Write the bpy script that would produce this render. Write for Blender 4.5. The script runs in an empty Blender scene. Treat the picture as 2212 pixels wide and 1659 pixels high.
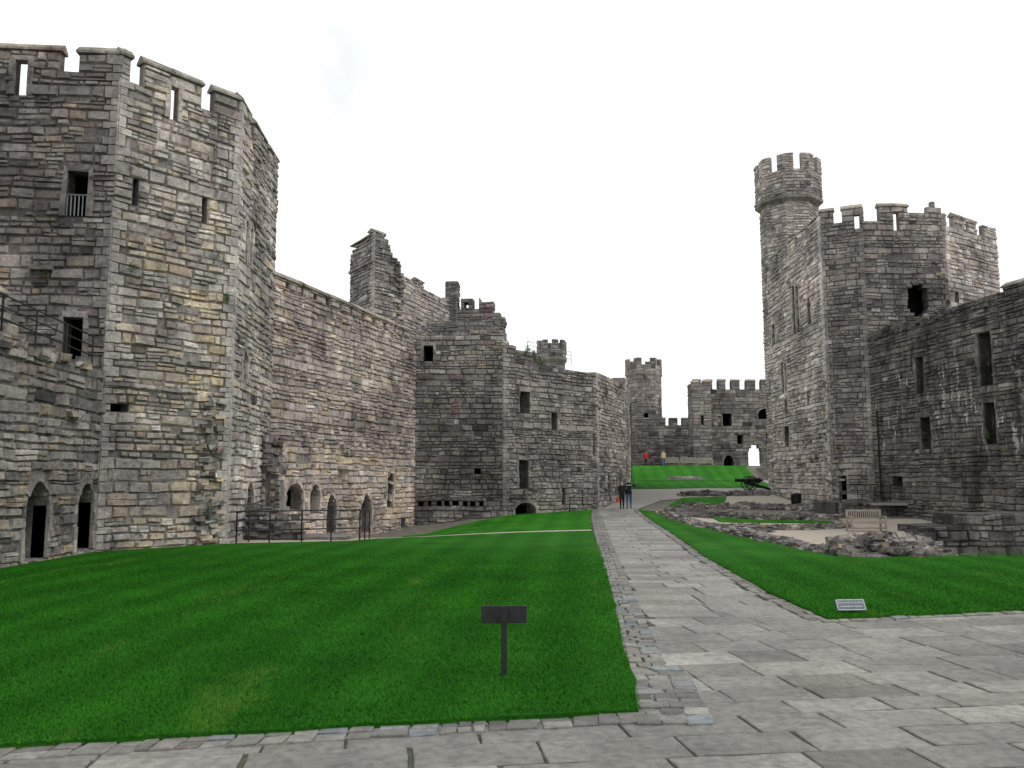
import bpy, math, random
import numpy as np
from mathutils import Vector, noise, Matrix
random.seed(7); rnd=random.random
def U(a,b): return a+(b-a)*rnd()
scn=bpy.context.scene
COL=bpy.context.collection

# ------------------------------------------------------------ materials
def newmat(name):
    m=bpy.data.materials.new(name); m.use_nodes=True
    nt=m.node_tree; b=nt.nodes['Principled BSDF']
    b.inputs['Specular IOR Level'].default_value=0.25
    return m,nt,b
def N(nt,t,**kw):
    n=nt.nodes.new(t)
    for k,v in kw.items(): setattr(n,k,v)
    return n
def mixc(nt,fac,a,b,mode='MIX'):
    n=nt.nodes.new('ShaderNodeMix'); n.data_type='RGBA'; n.blend_type=mode
    def s(sock,v):
        if isinstance(v,bpy.types.NodeSocket): nt.links.new(v,sock)
        elif isinstance(v,(int,float)): sock.default_value=v
        else: sock.default_value=(*v,1)
    s(n.inputs[0],fac); s(n.inputs[6],a); s(n.inputs[7],b)
    return n.outputs[2]
def maprange(nt,v,a,b,c,d):
    n=nt.nodes.new('ShaderNodeMapRange'); nt.links.new(v,n.inputs[0])
    for i,x in enumerate((a,b,c,d)): n.inputs[i+1].default_value=x
    return n.outputs[0]
def noisen(nt,scale,detail=4,mapping=None,rough=.55,dist=0):
    tc=nt.nodes.new('ShaderNodeTexCoord'); src=tc.outputs['Object']
    if mapping:
        mp=nt.nodes.new('ShaderNodeMapping'); mp.inputs['Scale'].default_value=mapping
        nt.links.new(src,mp.inputs[0]); src=mp.outputs[0]
    n=nt.nodes.new('ShaderNodeTexNoise'); n.inputs['Scale'].default_value=scale
    n.inputs['Detail'].default_value=detail; n.inputs['Roughness'].default_value=rough
    n.inputs['Distortion'].default_value=dist
    nt.links.new(src,n.inputs['Vector']); return n.outputs[0]
def ramp(nt,v,stops):
    r=nt.nodes.new('ShaderNodeValToRGB'); e=r.color_ramp.elements
    while len(e)<len(stops): e.new(.5)
    for i,(p,c) in enumerate(stops):
        e[i].position=p; e[i].color=(*c,1) if len(c)==3 else c
    nt.links.new(v,r.inputs[0]); return r.outputs[0]
def mul(nt,a,b):
    n=nt.nodes.new('ShaderNodeMath'); n.operation='MULTIPLY'
    for i,x in enumerate((a,b)):
        if isinstance(x,(int,float)): n.inputs[i].default_value=x
        else: nt.links.new(x,n.inputs[i])
    return n.outputs[0]
def bump(nt,b,h,strength,dist):
    n=nt.nodes.new('ShaderNodeBump'); n.inputs['Strength'].default_value=strength
    n.inputs['Distance'].default_value=dist; nt.links.new(h,n.inputs['Height'])
    nt.links.new(n.outputs[0],b.inputs['Normal'])

def stone_mat(name,mult=1.0,streak=.5,white=0.0,tint=(1,1,1),warmcol=(.50,.40,.25),tanf=.35,wz=None):
    m,nt,b=newmat(name)
    at=N(nt,'ShaderNodeAttribute',attribute_name='Col')
    sp=N(nt,'ShaderNodeSeparateColor'); nt.links.new(at.outputs['Color'],sp.inputs[0])
    base=ramp(nt,sp.outputs[0],[(0,(.07,.066,.066)),(.25,(.185,.175,.17)),(.55,(.325,.309,.295)),(.8,(.44,.422,.40)),(1,(.63,.615,.59))])
    tan=ramp(nt,sp.outputs[1],[(.80,(0,0,0)),(.97,(1,1,1))])
    base=mixc(nt,mul(nt,tan,tanf),base,(.40,.32,.215))
    red=ramp(nt,sp.outputs[1],[(.03,(1,1,1)),(.10,(0,0,0))])
    base=mixc(nt,mul(nt,red,.5),base,(.22,.155,.14))
    base=mixc(nt,mul(nt,sp.outputs[2],.55),base,warmcol)
    n1=noisen(nt,.33,6)
    base=mixc(nt,1.0,base,ramp(nt,n1,[(.32,(.52,.51,.53)),(.5,(.97,.96,.955)),(.68,(1.34,1.31,1.26))]),'MULTIPLY')
    n1b=noisen(nt,1.7,6,rough=.68,dist=.5)
    base=mixc(nt,1.0,base,ramp(nt,n1b,[(.32,(.58,.58,.61)),(.5,(1,1,1)),(.68,(1.26,1.24,1.21))]),'MULTIPLY')
    n2=noisen(nt,8,10,rough=.75)
    base=mixc(nt,1.0,base,ramp(nt,n2,[(.33,(.36,.36,.37)),(.46,(.90,.90,.90)),(.56,(1.05,1.05,1.04)),(.70,(1.6,1.58,1.54))]),'MULTIPLY')
    n3=noisen(nt,1.3,7,mapping=(1,1,.14),rough=.65)
    base=mixc(nt,mul(nt,ramp(nt,n3,[(.5,(0,0,0)),(.66,(1,1,1))]),streak),base,(.045,.043,.045))
    n6=noisen(nt,2.2,6,rough=.7)
    base=mixc(nt,mul(nt,ramp(nt,n6,[(.66,(0,0,0)),(.72,(1,1,1))]),.4),base,(.14,.145,.07))
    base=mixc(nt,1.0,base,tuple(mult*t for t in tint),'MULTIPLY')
    if white>0:
        n4=noisen(nt,2.4,8,mapping=(1.5,1.5,.20),rough=.75)
        n5=noisen(nt,.35,2)
        w=mul(nt,ramp(nt,n4,[(.55,(0,0,0)),(.61,(1,1,1))]),ramp(nt,n5,[(.42,(0,0,0)),(.54,(1,1,1))]))
        if wz:
            tc=N(nt,'ShaderNodeTexCoord'); sx=N(nt,'ShaderNodeSeparateXYZ'); nt.links.new(tc.outputs['Object'],sx.inputs[0])
            w=mul(nt,w,mul(nt,maprange(nt,sx.outputs[2],wz[0],wz[0]+1.2,0,1),maprange(nt,sx.outputs[2],wz[1]-.8,wz[1],1,0)))
        base=mixc(nt,mul(nt,w,white),base,(.68,.67,.65))
    nt.links.new(base,b.inputs['Base Color']); b.inputs['Roughness'].default_value=.93
    bump(nt,b,noisen(nt,11,10,rough=.72),1.0,.06)
    return m
def simple(name,col,rough=.6,metal=0,var=.25,scale=20,bs=.2):
    m,nt,b=newmat(name)
    n=noisen(nt,scale,5)
    c=mixc(nt,1.0,col,ramp(nt,n,[(.3,(1-var,)*3),(.7,(1+var,)*3)]),'MULTIPLY')
    nt.links.new(c,b.inputs['Base Color']); b.inputs['Roughness'].default_value=rough
    b.inputs['Metallic'].default_value=metal
    if bs: bump(nt,b,n,bs,.01)
    return m
M_TOWA=stone_mat('limestone_tower_shaded',.84,.38,.0,(1,.975,.97),tanf=.25)  # darker copy of the tower stone: west face's shade put into its colour
M_TOW=stone_mat('limestone_tower',1.05,.30,.0,(1,.985,.96))
M_TOWW=stone_mat('limestone_tower_limed',1.24,.22,.8,(1,.985,.95),wz=(10.3,13.4))
M_CUR=stone_mat('limestone_curtain',1.48,.15,0,(1.03,.965,.93))
M_DRK=stone_mat('limestone_weathered',.74,.45,0,(.99,.97,.98),tanf=.25)
M_MID=stone_mat('limestone_mid',.88,.38,.0,(1,.985,.98),tanf=.25)
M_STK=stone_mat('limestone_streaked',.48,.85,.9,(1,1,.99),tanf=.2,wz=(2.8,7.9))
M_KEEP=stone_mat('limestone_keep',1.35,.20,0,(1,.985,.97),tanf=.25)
M_CAP=stone_mat('coping_stone',.92,.35,0,(1,1,.92))
M_DARK=simple('dark_interior',(.022,.021,.02),.95)  # near-black colour paints in the shade of the rooms behind openings
M_IRON=simple('painted_iron',(.028,.030,.032),.5,.3)
M_PLQ=simple('slate_plaque',(.11,.13,.15),.5,0)
M_RAIL=simple('galvanised_rail',(.16,.17,.18),.45,.6)
M_BLACK=simple('black_paint',(.012,.012,.013),.45)
M_WOOD=simple('weathered_oak',(.34,.31,.26),.8,0,.3,14)
M_LEAF=simple('ivy_leaves',(.05,.09,.025),.8)

def pave_mat(name,mult,blue=.3):
    m,nt,b=newmat(name)
    at=N(nt,'ShaderNodeAttribute',attribute_name='Col')
    sp=N(nt,'ShaderNodeSeparateColor'); nt.links.new(at.outputs['Color'],sp.inputs[0])
    base=ramp(nt,sp.outputs[0],[(0,(.15,.148,.14)),(.5,(.265,.26,.24)),(1,(.385,.378,.35))])
    base=mixc(nt,mul(nt,ramp(nt,sp.outputs[1],[(.75,(0,0,0)),(1,(1,1,1))]),.35),base,(.29,.265,.225))
    base=mixc(nt,mul(nt,sp.outputs[2],blue),base,(.28,.34,.41))
    n=noisen(nt,.6,6,rough=.6); base=mixc(nt,1.0,base,ramp(nt,n,[(.3,(.66,.66,.66)),(.7,(1.22,1.21,1.18))]),'MULTIPLY')
    n=noisen(nt,11,10,rough=.75); base=mixc(nt,1.0,base,ramp(nt,n,[(.3,(.55,.55,.55)),(.52,(1,1,1)),(.72,(1.35,1.33,1.30))]),'MULTIPLY')
    n=noisen(nt,3.0,10,rough=.8); base=mixc(nt,mul(nt,ramp(nt,n,[(.53,(0,0,0)),(.66,(1,1,1))]),.5),base,(.10,.10,.08))
    base=mixc(nt,1.0,base,(mult,)*3,'MULTIPLY')
    nt.links.new(base,b.inputs['Base Color']); b.inputs['Roughness'].default_value=.8
    bump(nt,b,noisen(nt,14,10,rough=.72),.7,.02)
    return m
M_PAVE=pave_mat('sandstone_flags',.77)
M_COB=pave_mat('edging_stones',.68,.45)
def ground_mat(name,c1,c2,sc=3,bs=.6):
    m,nt,b=newmat(name)
    n=noisen(nt,sc,9,rough=.7)
    c=mixc(nt,1.0,ramp(nt,n,[(.35,c1),(.65,c2)]),ramp(nt,noisen(nt,60,4),[(.3,(.7,.7,.7)),(.7,(1.25,1.25,1.25))]),'MULTIPLY')
    nt.links.new(c,b.inputs['Base Color']); b.inputs['Roughness'].default_value=.95
    bump(nt,b,noisen(nt,40,6,rough=.7),bs,.02); return m
M_GND=ground_mat('earth_ground',(.10,.09,.075),(.20,.185,.155))
M_MORT=ground_mat('joint_mortar',(.035,.042,.024),(.10,.098,.075),8)
M_GRAV=ground_mat('gravel',(.31,.27,.22),(.43,.385,.31),4)
M_ASH=ground_mat('grey_gravel',(.24,.23,.205),(.34,.325,.295),4)

def grass_mat(name,mult=1.0,blade=False):
    m,nt,b=newmat(name)
    tc=N(nt,'ShaderNodeTexCoord'); sx=N(nt,'ShaderNodeSeparateXYZ'); nt.links.new(tc.outputs['Object'],sx.inputs[0])
    ma=N(nt,'ShaderNodeMath',operation='MULTIPLY_ADD'); nt.links.new(sx.outputs[1],ma.inputs[0]); ma.inputs[1].default_value=-.083; nt.links.new(sx.outputs[0],ma.inputs[2])
    sc=mul(nt,ma.outputs[0],5.6); si=N(nt,'ShaderNodeMath',operation='SINE'); nt.links.new(sc,si.inputs[0])
    st=maprange(nt,si.outputs[0],-.8,.8,0,1)
    col=mixc(nt,st,(.0165,.106,.0065),(.0215,.129,.0085))
    n=noisen(nt,.5,5); col=mixc(nt,1.0,col,ramp(nt,n,[(.3,(.72,.78,.75)),(.7,(1.3,1.18,1.1))]),'MULTIPLY')
    n=noisen(nt,28,6,rough=.8); col=mixc(nt,1.0,col,ramp(nt,n,[(.3,(.4,.45,.4)),(.5,(.95,.95,.95)),(.7,(1.7,1.5,1.4))]),'MULTIPLY')
    n=noisen(nt,.9,7,mapping=(1,.25,1),rough=.75); col=mixc(nt,mul(nt,ramp(nt,n,[(.57,(0,0,0)),(.70,(1,1,1))]),.5),col,(.11,.19,.03))
    col=mixc(nt,1.0,col,(mult,)*3,'MULTIPLY')
    nt.links.new(col,b.inputs['Base Color']); b.inputs['Roughness'].default_value=.9
    b.inputs['Specular IOR Level'].default_value=.06
    if not blade: bump(nt,b,noisen(nt,45,6,rough=.8),1.0,.03)
    return m
M_GRASS=grass_mat('mown_grass'); M_BLADE=grass_mat('grass_blades',1.15,True)
M_BANK=grass_mat('grass_upper',1.25)

# ------------------------------------------------------------ mesh builder
class MB:
    def __init__(s): s.v=[];s.f=[];s.c=[];s.m=[]
    def face(s,pts,col=(.5,.5,0),mi=0):
        i=len(s.v); s.v+= [tuple(p) for p in pts]; s.f.append(tuple(range(i,i+len(pts)))); s.c.append(col); s.m.append(mi)
    def hexa(s,P,col=(.5,.5,0),mi=0,skip=()):
        i=len(s.v); s.v+=[tuple(p) for p in P]
        F=[(0,3,2,1),(4,5,6,7),(0,1,5,4),(1,2,6,5),(2,3,7,6),(3,0,4,7)]
        for k,q in enumerate(F):
            if k in skip: continue
            s.f.append(tuple(i+a for a in q)); s.c.append(col); s.m.append(mi)
    def box(s,c,size,col=(.5,.5,0),mi=0,rz=0,M=None,jit=0):
        P=[]
        for z in (-.5,.5):
            for x,y in ((-.5,-.5),(.5,-.5),(.5,.5),(-.5,.5)):
                p=Vector((x*size[0],y*size[1],z*size[2]))
                if jit: p+=Vector((U(-jit,jit)*size[0],U(-jit,jit)*size[1],U(-jit,jit)*size[2]))
                if M is not None: p=M@p
                elif rz: p=Matrix.Rotation(rz,3,'Z')@p
                P.append(p+Vector(c))
        s.hexa(P,col,mi)
    def tube(s,p0,p1,r0,r1=None,n=8,col=(.5,.5,0),mi=0,cap=True):
        r1=r0 if r1 is None else r1
        p0=Vector(p0);p1=Vector(p1);d=(p1-p0).normalized()
        a=d.orthogonal().normalized();b=d.cross(a)
        i=len(s.v)
        for p,r in ((p0,r0),(p1,r1)):
            for k in range(n):
                t=2*math.pi*k/n; s.v.append(tuple(p+a*math.cos(t)*r+b*math.sin(t)*r))
        for k in range(n):
            s.f.append((i+k,i+(k+1)%n,i+n+(k+1)%n,i+n+k)); s.c.append(col); s.m.append(mi)
        if cap:
            s.f.append(tuple(i+k for k in range(n))[::-1]); s.c.append(col); s.m.append(mi)
            s.f.append(tuple(i+n+k for k in range(n))); s.c.append(col); s.m.append(mi)
    def obj(s,name,mats,parent=None,smooth=False):
        me=bpy.data.meshes.new(name); me.from_pydata(s.v,[],s.f)
        if not isinstance(mats,(list,tuple)): mats=[mats]
        for m in mats: me.materials.append(m)
        me.polygons.foreach_set('material_index',np.array(s.m,dtype=np.int32))
        a=me.color_attributes.new('Col','FLOAT_COLOR','CORNER')
        ln=np.array([len(f) for f in s.f]); c=np.array(s.c,dtype=np.float32); c=np.hstack([c,np.ones((len(c),1),np.float32)])
        a.data.foreach_set('color',np.repeat(c,ln,axis=0).ravel())
        if smooth: me.polygons.foreach_set('use_smooth',np.ones(len(s.f),dtype=bool))
        me.update()
        o=bpy.data.objects.new(name,me); COL.objects.link(o)
        if parent: o.parent=parent
        return o
def empty(name,loc=(0,0,0)):
    e=bpy.data.objects.new(name,None); e.location=loc; e.empty_display_size=.3; COL.objects.link(e); return e

# ------------------------------------------------------------ terrain
def interp(t,T):
    if t<=T[0][0]: return T[0][1]
    for (a,b),(c,d) in zip(T,T[1:]):
        if t<=c: return b+(d-b)*(t-a)/(c-a)
    return T[-1][1]
CY=[(0,0),(38,0),(46,.12),(50,.25),(56,.75),(62,1.3),(69,1.75),(71,2.0),(76,3.15),(100,3.45),(140,3.5)]
def sm(a,b,x):
    t=max(0,min(1,(x-a)/(b-a))); return t*t*(3-2*t)
def g(x,y):
    z=interp(y,CY)
    z-=.62*math.exp(-((x+5.5)/3.5)**2-((y-40)/8)**2)
    z-=.30*sm(8.5,10.5,x)*sm(21,25,y)*(1-sm(39,46,y))*(1-sm(60,90,x))
    return z
def build_ground():
    xs=[-3000,-1000,-300,-100]+list(range(-60,61))+[100,300,1000,3000]
    ys=[-3000,-1000,-300,-100,-30]+list(range(-6,131))+[200,500,1500,4000]
    mb=MB(); idx={}
    for j,y in enumerate(ys):
        for i,x in enumerate(xs):
            idx[i,j]=len(mb.v); mb.v.append((x,y,g(x,y)-.002))
    for j in range(len(ys)-1):
        for i in range(len(xs)-1):
            mb.f.append((idx[i,j],idx[i+1,j],idx[i+1,j+1],idx[i,j+1])); mb.c.append((.5,.5,0)); mb.m.append(0)
    return mb.obj('ground',M_GND)
build_ground()
def clipcell(poly,x0,x1,y0,y1):
    for ax,val,sg in ((0,x0,1),(0,x1,-1),(1,y0,1),(1,y1,-1)):
        out=[]
        for i in range(len(poly)):
            a=poly[i-1]; b=poly[i]
            da=(a[ax]-val)*sg; db=(b[ax]-val)*sg
            if da>=0: 
                if db>=0: out.append(b)
                else:
                    t=da/(da-db); out.append((a[0]+(b[0]-a[0])*t,a[1]+(b[1]-a[1])*t))
            elif db>=0:
                t=da/(da-db); out.append((a[0]+(b[0]-a[0])*t,a[1]+(b[1]-a[1])*t)); out.append(b)
        poly=out
        if len(poly)<3: return []
    return poly
def drape(name,poly,off,mat,skirt=.06,rough=0.0):
    P=[]
    for i in range(len(poly)):
        a=poly[i]; b=poly[(i+1)%len(poly)]
        L=math.hypot(b[0]-a[0],b[1]-a[1]); n=max(1,int(L/.35)) if rough else max(1,int(L/1.0))
        for k in range(n):
            t=k/n; x=a[0]+(b[0]-a[0])*t; y=a[1]+(b[1]-a[1])*t
            if rough and k: x+=rough*noise.noise(Vector((x*2.1,y*2.1,1))); y+=rough*noise.noise(Vector((x*2.1,y*2.1,7)))
            P.append((x,y))
    mb=MB()
    xs=[p[0] for p in P]; ys=[p[1] for p in P]
    for i in range(math.floor(min(xs)),math.ceil(max(xs))):
        for j in range(math.floor(min(ys)),math.ceil(max(ys))):
            q=clipcell(P,i,i+1,j,j+1)
            if len(q)>=3: mb.face([(x,y,g(x,y)+off) for x,y in q])
    if skirt:
        for i in range(len(P)):
            a=P[i-1]; b=P[i]
            mb.face([(a[0],a[1],g(*a)+off),(b[0],b[1],g(*b)+off),(b[0],b[1],g(*b)+off-skirt),(a[0],a[1],g(*a)+off-skirt)])
    return mb.obj(name,mat)
LAWN_L=[(1.07,7.31),(1.46,11.8),(1.85,16.2),(2.5,24.5),(3.01,31.9),(0,30.9),(-4.6,28.9),(-5.2,27.4),(-8.3,25.9),(-8.7,25.5),(-11.2,22.6),(-11.2,4.6),(-7,5.65),(-3.75,6.38),(-1.4,6.85)]
LAWN_2=[(3.12,33.2),(3.8,41),(4.75,49.6),(3.8,48.1),(-.3,44.1),(-3.3,39.5),(-4.3,33.5),(-3.9,30.6),(0,32.1)]
LAWN_R=[(4.44,12.0),(4.47,15.1),(4.88,21.1),(5.55,28),(6.15,34.5),(7.3,48.5),(8.6,46),(7.9,38.6),(8.1,21.9),(10.6,21.5),(13.8,24.2),(23.2,24),(23.2,16.7),(7.68,12.8)]
drape('lawn',LAWN_L,.07,M_GRASS,.1,.07)
drape('lawn',LAWN_2,.06,M_BANK,.1,.1)
drape('lawn',LAWN_R,.07,M_GRASS,.1,.08)
drape('lawn',[(9.2,50.3),(13.2,52.2),(14.4,56.5),(11.2,55.6)],.06,M_BANK,.1,.1)
drape('lawn',[(10.2,41.5),(15.8,41.2),(16.2,44.2),(10.6,46)],.08,M_BANK,.1,.1)
drape('lawn',[(8.3,62),(19.5,62),(20.5,69.2),(9.2,69.2)],.06,M_BANK,.1,.05)
drape('lawn',[(9.2,69.5),(20.6,69.5),(21.2,77),(30,80),(34,92),(12,92),(10.4,77)],.06,M_BANK,.1,.05)
drape('gravel_yard',[(8.6,22.3),(11,24),(20.8,26),(20.8,43),(9,43),(8.3,36)],.03,M_GRAV,0)
drape('gravel_yard',[(11.8,57.3),(17.9,57.5),(18,50),(10,48)],.03,M_GRAV,0)
drape('gravel_path',[(3.0,31.9),(3.12,33.2),(0,32.1),(-3.9,30.6),(-9,31.3),(-9,25.5),(-5.2,27.4),(-4.6,28.9),(0,30.9)],.035,M_GRAV,0)
drape('gravel_path',[(4.75,49.4),(7.35,49.4),(9.6,54.2),(15,57.6),(22,63),(24,70),(20.8,70),(20,63),(8,61),(6.9,55)],.035,M_ASH,0)

def blades(name,n,xr,yr,inside,h0,h1,seed):
    rs=np.random.RandomState(seed)
    x=rs.uniform(*xr,n); u=rs.uniform(0,1,n)
    y=yr[0]+(yr[1]-yr[0])*u**1.5
    k=inside(x,y)&(np.abs(x)<.68*y+1); x=x[k];y=y[k];n=len(x)
    fade=np.clip((yr[1]-y)/9,0.05,1)
    a=rs.uniform(0,2*np.pi,n); w=rs.uniform(.003,.006,n)*(1+.05*y)*np.sqrt(fade); h=rs.uniform(h0,h1,n)*fade**.5
    lx=rs.normal(0,.012,n); ly=rs.normal(0,.012,n)
    z=np.full(n,.068)
    V=np.empty((n,3,3),np.float32)
    V[:,0]=np.stack([x-np.cos(a)*w,y-np.sin(a)*w,z],1)
    V[:,1]=np.stack([x+np.cos(a)*w,y+np.sin(a)*w,z],1)
    V[:,2]=np.stack([x+lx,y+ly,z+h],1)
    me=bpy.data.meshes.new(name); me.vertices.add(3*n); me.vertices.foreach_set('co',V.ravel())
    me.loops.add(3*n); me.loops.foreach_set('vertex_index',np.arange(3*n,dtype=np.int32))
    me.polygons.add(n); me.polygons.foreach_set('loop_start',np.arange(0,3*n,3,dtype=np.int32))
    me.update(calc_edges=True); me.materials.append(M_BLADE)
    o=bpy.data.objects.new(name,me); COL.objects.link(o)
def ledge(x):
    return np.interp(x,[-11.2,-7,-3.75,-1.4,1.07],[4.6,5.65,6.38,6.85,7.31])
blades('grass',430000,(-11,2.6),(4.8,25.4),lambda x,y:(y>ledge(x)-.02)&(x<1.07+(y-7.31)*.0855+.02),.016,.036,1)
blades('grass',130000,(4.4,16),(11.9,24),lambda x,y:(y>12.0+(x-4.44)*.25-.02)&(x>4.42+(np.clip(y-15,0,9))*.06)&(y<21.3+np.clip(x-10.6,0,3)*.8),.016,.036,2)

# ------------------------------------------------------------ paving
def slab(mb,P,z0,z1,col,gap=.013,jit=.013):
    cx=sum(p[0] for p in P)/4; cy=sum(p[1] for p in P)/4
    Q=[]
    for x,y in P:
        d=math.hypot(x-cx,y-cy); k=1-gap/max(d,.05)*1.2
        Q.append((cx+(x-cx)*k+U(-jit,jit),cy+(y-cy)*k+U(-jit,jit)))
    R=[]
    for i in range(4):
        a=Q[i]; b=Q[(i+1)%4]; R.append(a); n=max(1,int(math.hypot(b[0]-a[0],b[1]-a[1])/.2))
        for k in range(1,n):
            t=k/n; j=jit*.8; R.append((a[0]+(b[0]-a[0])*t+U(-j,j),a[1]+(b[1]-a[1])*t+U(-j,j)))
    tx,ty=U(-.005,.005),U(-.005,.005)
    Z=lambda x,y:g(x,y)+z1+(x-cx)*tx+(y-cy)*ty
    sc=lambda x,y,q:(cx+(x-cx)*(1-q/max(.1,math.hypot(x-cx,y-cy))),cy+(y-cy)*(1-q/max(.1,math.hypot(x-cx,y-cy))))
    top=[(*sc(x,y,.012),Z(x,y)) for x,y in R]
    mid=[(x,y,Z(x,y)-.007) for x,y in R]; bot=[(x,y,g(x,y)+z0) for x,y in R]
    mb.face(top,col); n=len(R)
    for i in range(n):
        j=(i+1)%n
        mb.face([mid[i],mid[j],top[j],top[i]],col); mb.face([bot[i],bot[j],mid[j],mid[i]],col)
def pcol(): 
    return (min(1,max(0,random.gauss(.52,.17))),rnd(),1 if rnd()<.02 else 0)
mb=MB()
ang=math.radians(7.5); ca,sa=math.cos(ang),math.sin(ang)
def fr(u,v): return (u*ca-v*sa, u*sa+v*ca)
def inplaza(x,y):
    if x<1.07: e=float(ledge(x))
    elif x<4.44: e=12.3 if x>1.07+(y-7.31)*.0855 else 0
    else: e=12+(x-4.44)*.25
    return y<e+.25
v=2.0
while v<14:
    h=U(.40,.62); u=-9+U(0,1)
    while u<16:
        w=U(.6,1.25)
        c=fr(u+w/2,v+h/2)
        if inplaza(*c): slab(mb,[fr(u,v),fr(u+w,v),fr(u+w,v+h),fr(u,v+h)],-.02,.022,pcol())
        u+=w
    v+=h
def pathL(y): return 1.07+(y-7.31)*.0845
def pathR(y): return interp(y,[(12,4.44),(15.1,4.5),(21.1,4.9),(28,5.6),(34.5,6.2),(50,7.45),(54,9)])
y=12.35
while y<52:
    h=U(.42,.7); a=pathL(y)+U(.28,.5); b=pathR(y)-U(.15,.32)
    x=a
    while x<b-.3:
        w=U(.6,1.3)
        if b-(x+w)<.4: w=b-x
        c=pcol(); c=(min(1,c[0]+.16),c[1],c[2])
        slab(mb,[(x,y),(x+w,y),(x+w,y+h),(x,y+h)],-.02,.024,c); x+=w
    y+=h
mb.obj('flagstone_path',M_PAVE)
drape('path_bedding',[(-11,2),(16,2),(16,15.5),(4.6,12.2),(4.95,21.1),(6.2,34.5),(7.45,50),(7.9,52.2),(5,52.2),(3.0,31.9),(1.1,8),(-11,6)],.006,M_MORT,0)
mb=MB()
def cobble_strip(f0,f1,n0,n1,w0,w1,size):
    t=n0
    while t<n1:
        dt=U(size*.6,size*1.5); k=max(1,int(round((w1)/size*U(.7,1.3))))
        for i in range(k):
            a0=i/k; a1=(i+1)/k
            A0=f0(t);A1=f1(t);B0=f0(t+dt);B1=f1(t+dt)
            L=lambda p,q,a:(p[0]+(q[0]-p[0])*a,p[1]+(q[1]-p[1])*a)
            c=(min(1,max(0,random.gauss(.5,.25))),rnd(),1 if rnd()<.12 else 0)
            slab(mb,[L(A0,A1,a0),L(A0,A1,a1),L(B0,B1,a1),L(B0,B1,a0)],.0,U(.033,.048),c,.010,.020)
        t+=dt
cobble_strip(lambda t:(pathL(t)-.05,t),lambda t:(pathL(t)+(.42 if t>9 else .6),t),7.0,52,0,.45,.17)
cobble_strip(lambda t:(pathR(t)-.28,t),lambda t:(pathR(t)+.06,t),12.0,50,0,.3,.17)
cobble_strip(lambda t:(t,float(ledge(t))-.26),lambda t:(t,float(ledge(t))+.05),-8,1.4,0,.33,.18)
cobble_strip(lambda t:(t,12+(t-4.44)*.25-.16),lambda t:(t,12+(t-4.44)*.25+.05),4.3,14,0,.2,.2)
mb.obj('stone_edging',M_COB)

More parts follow.
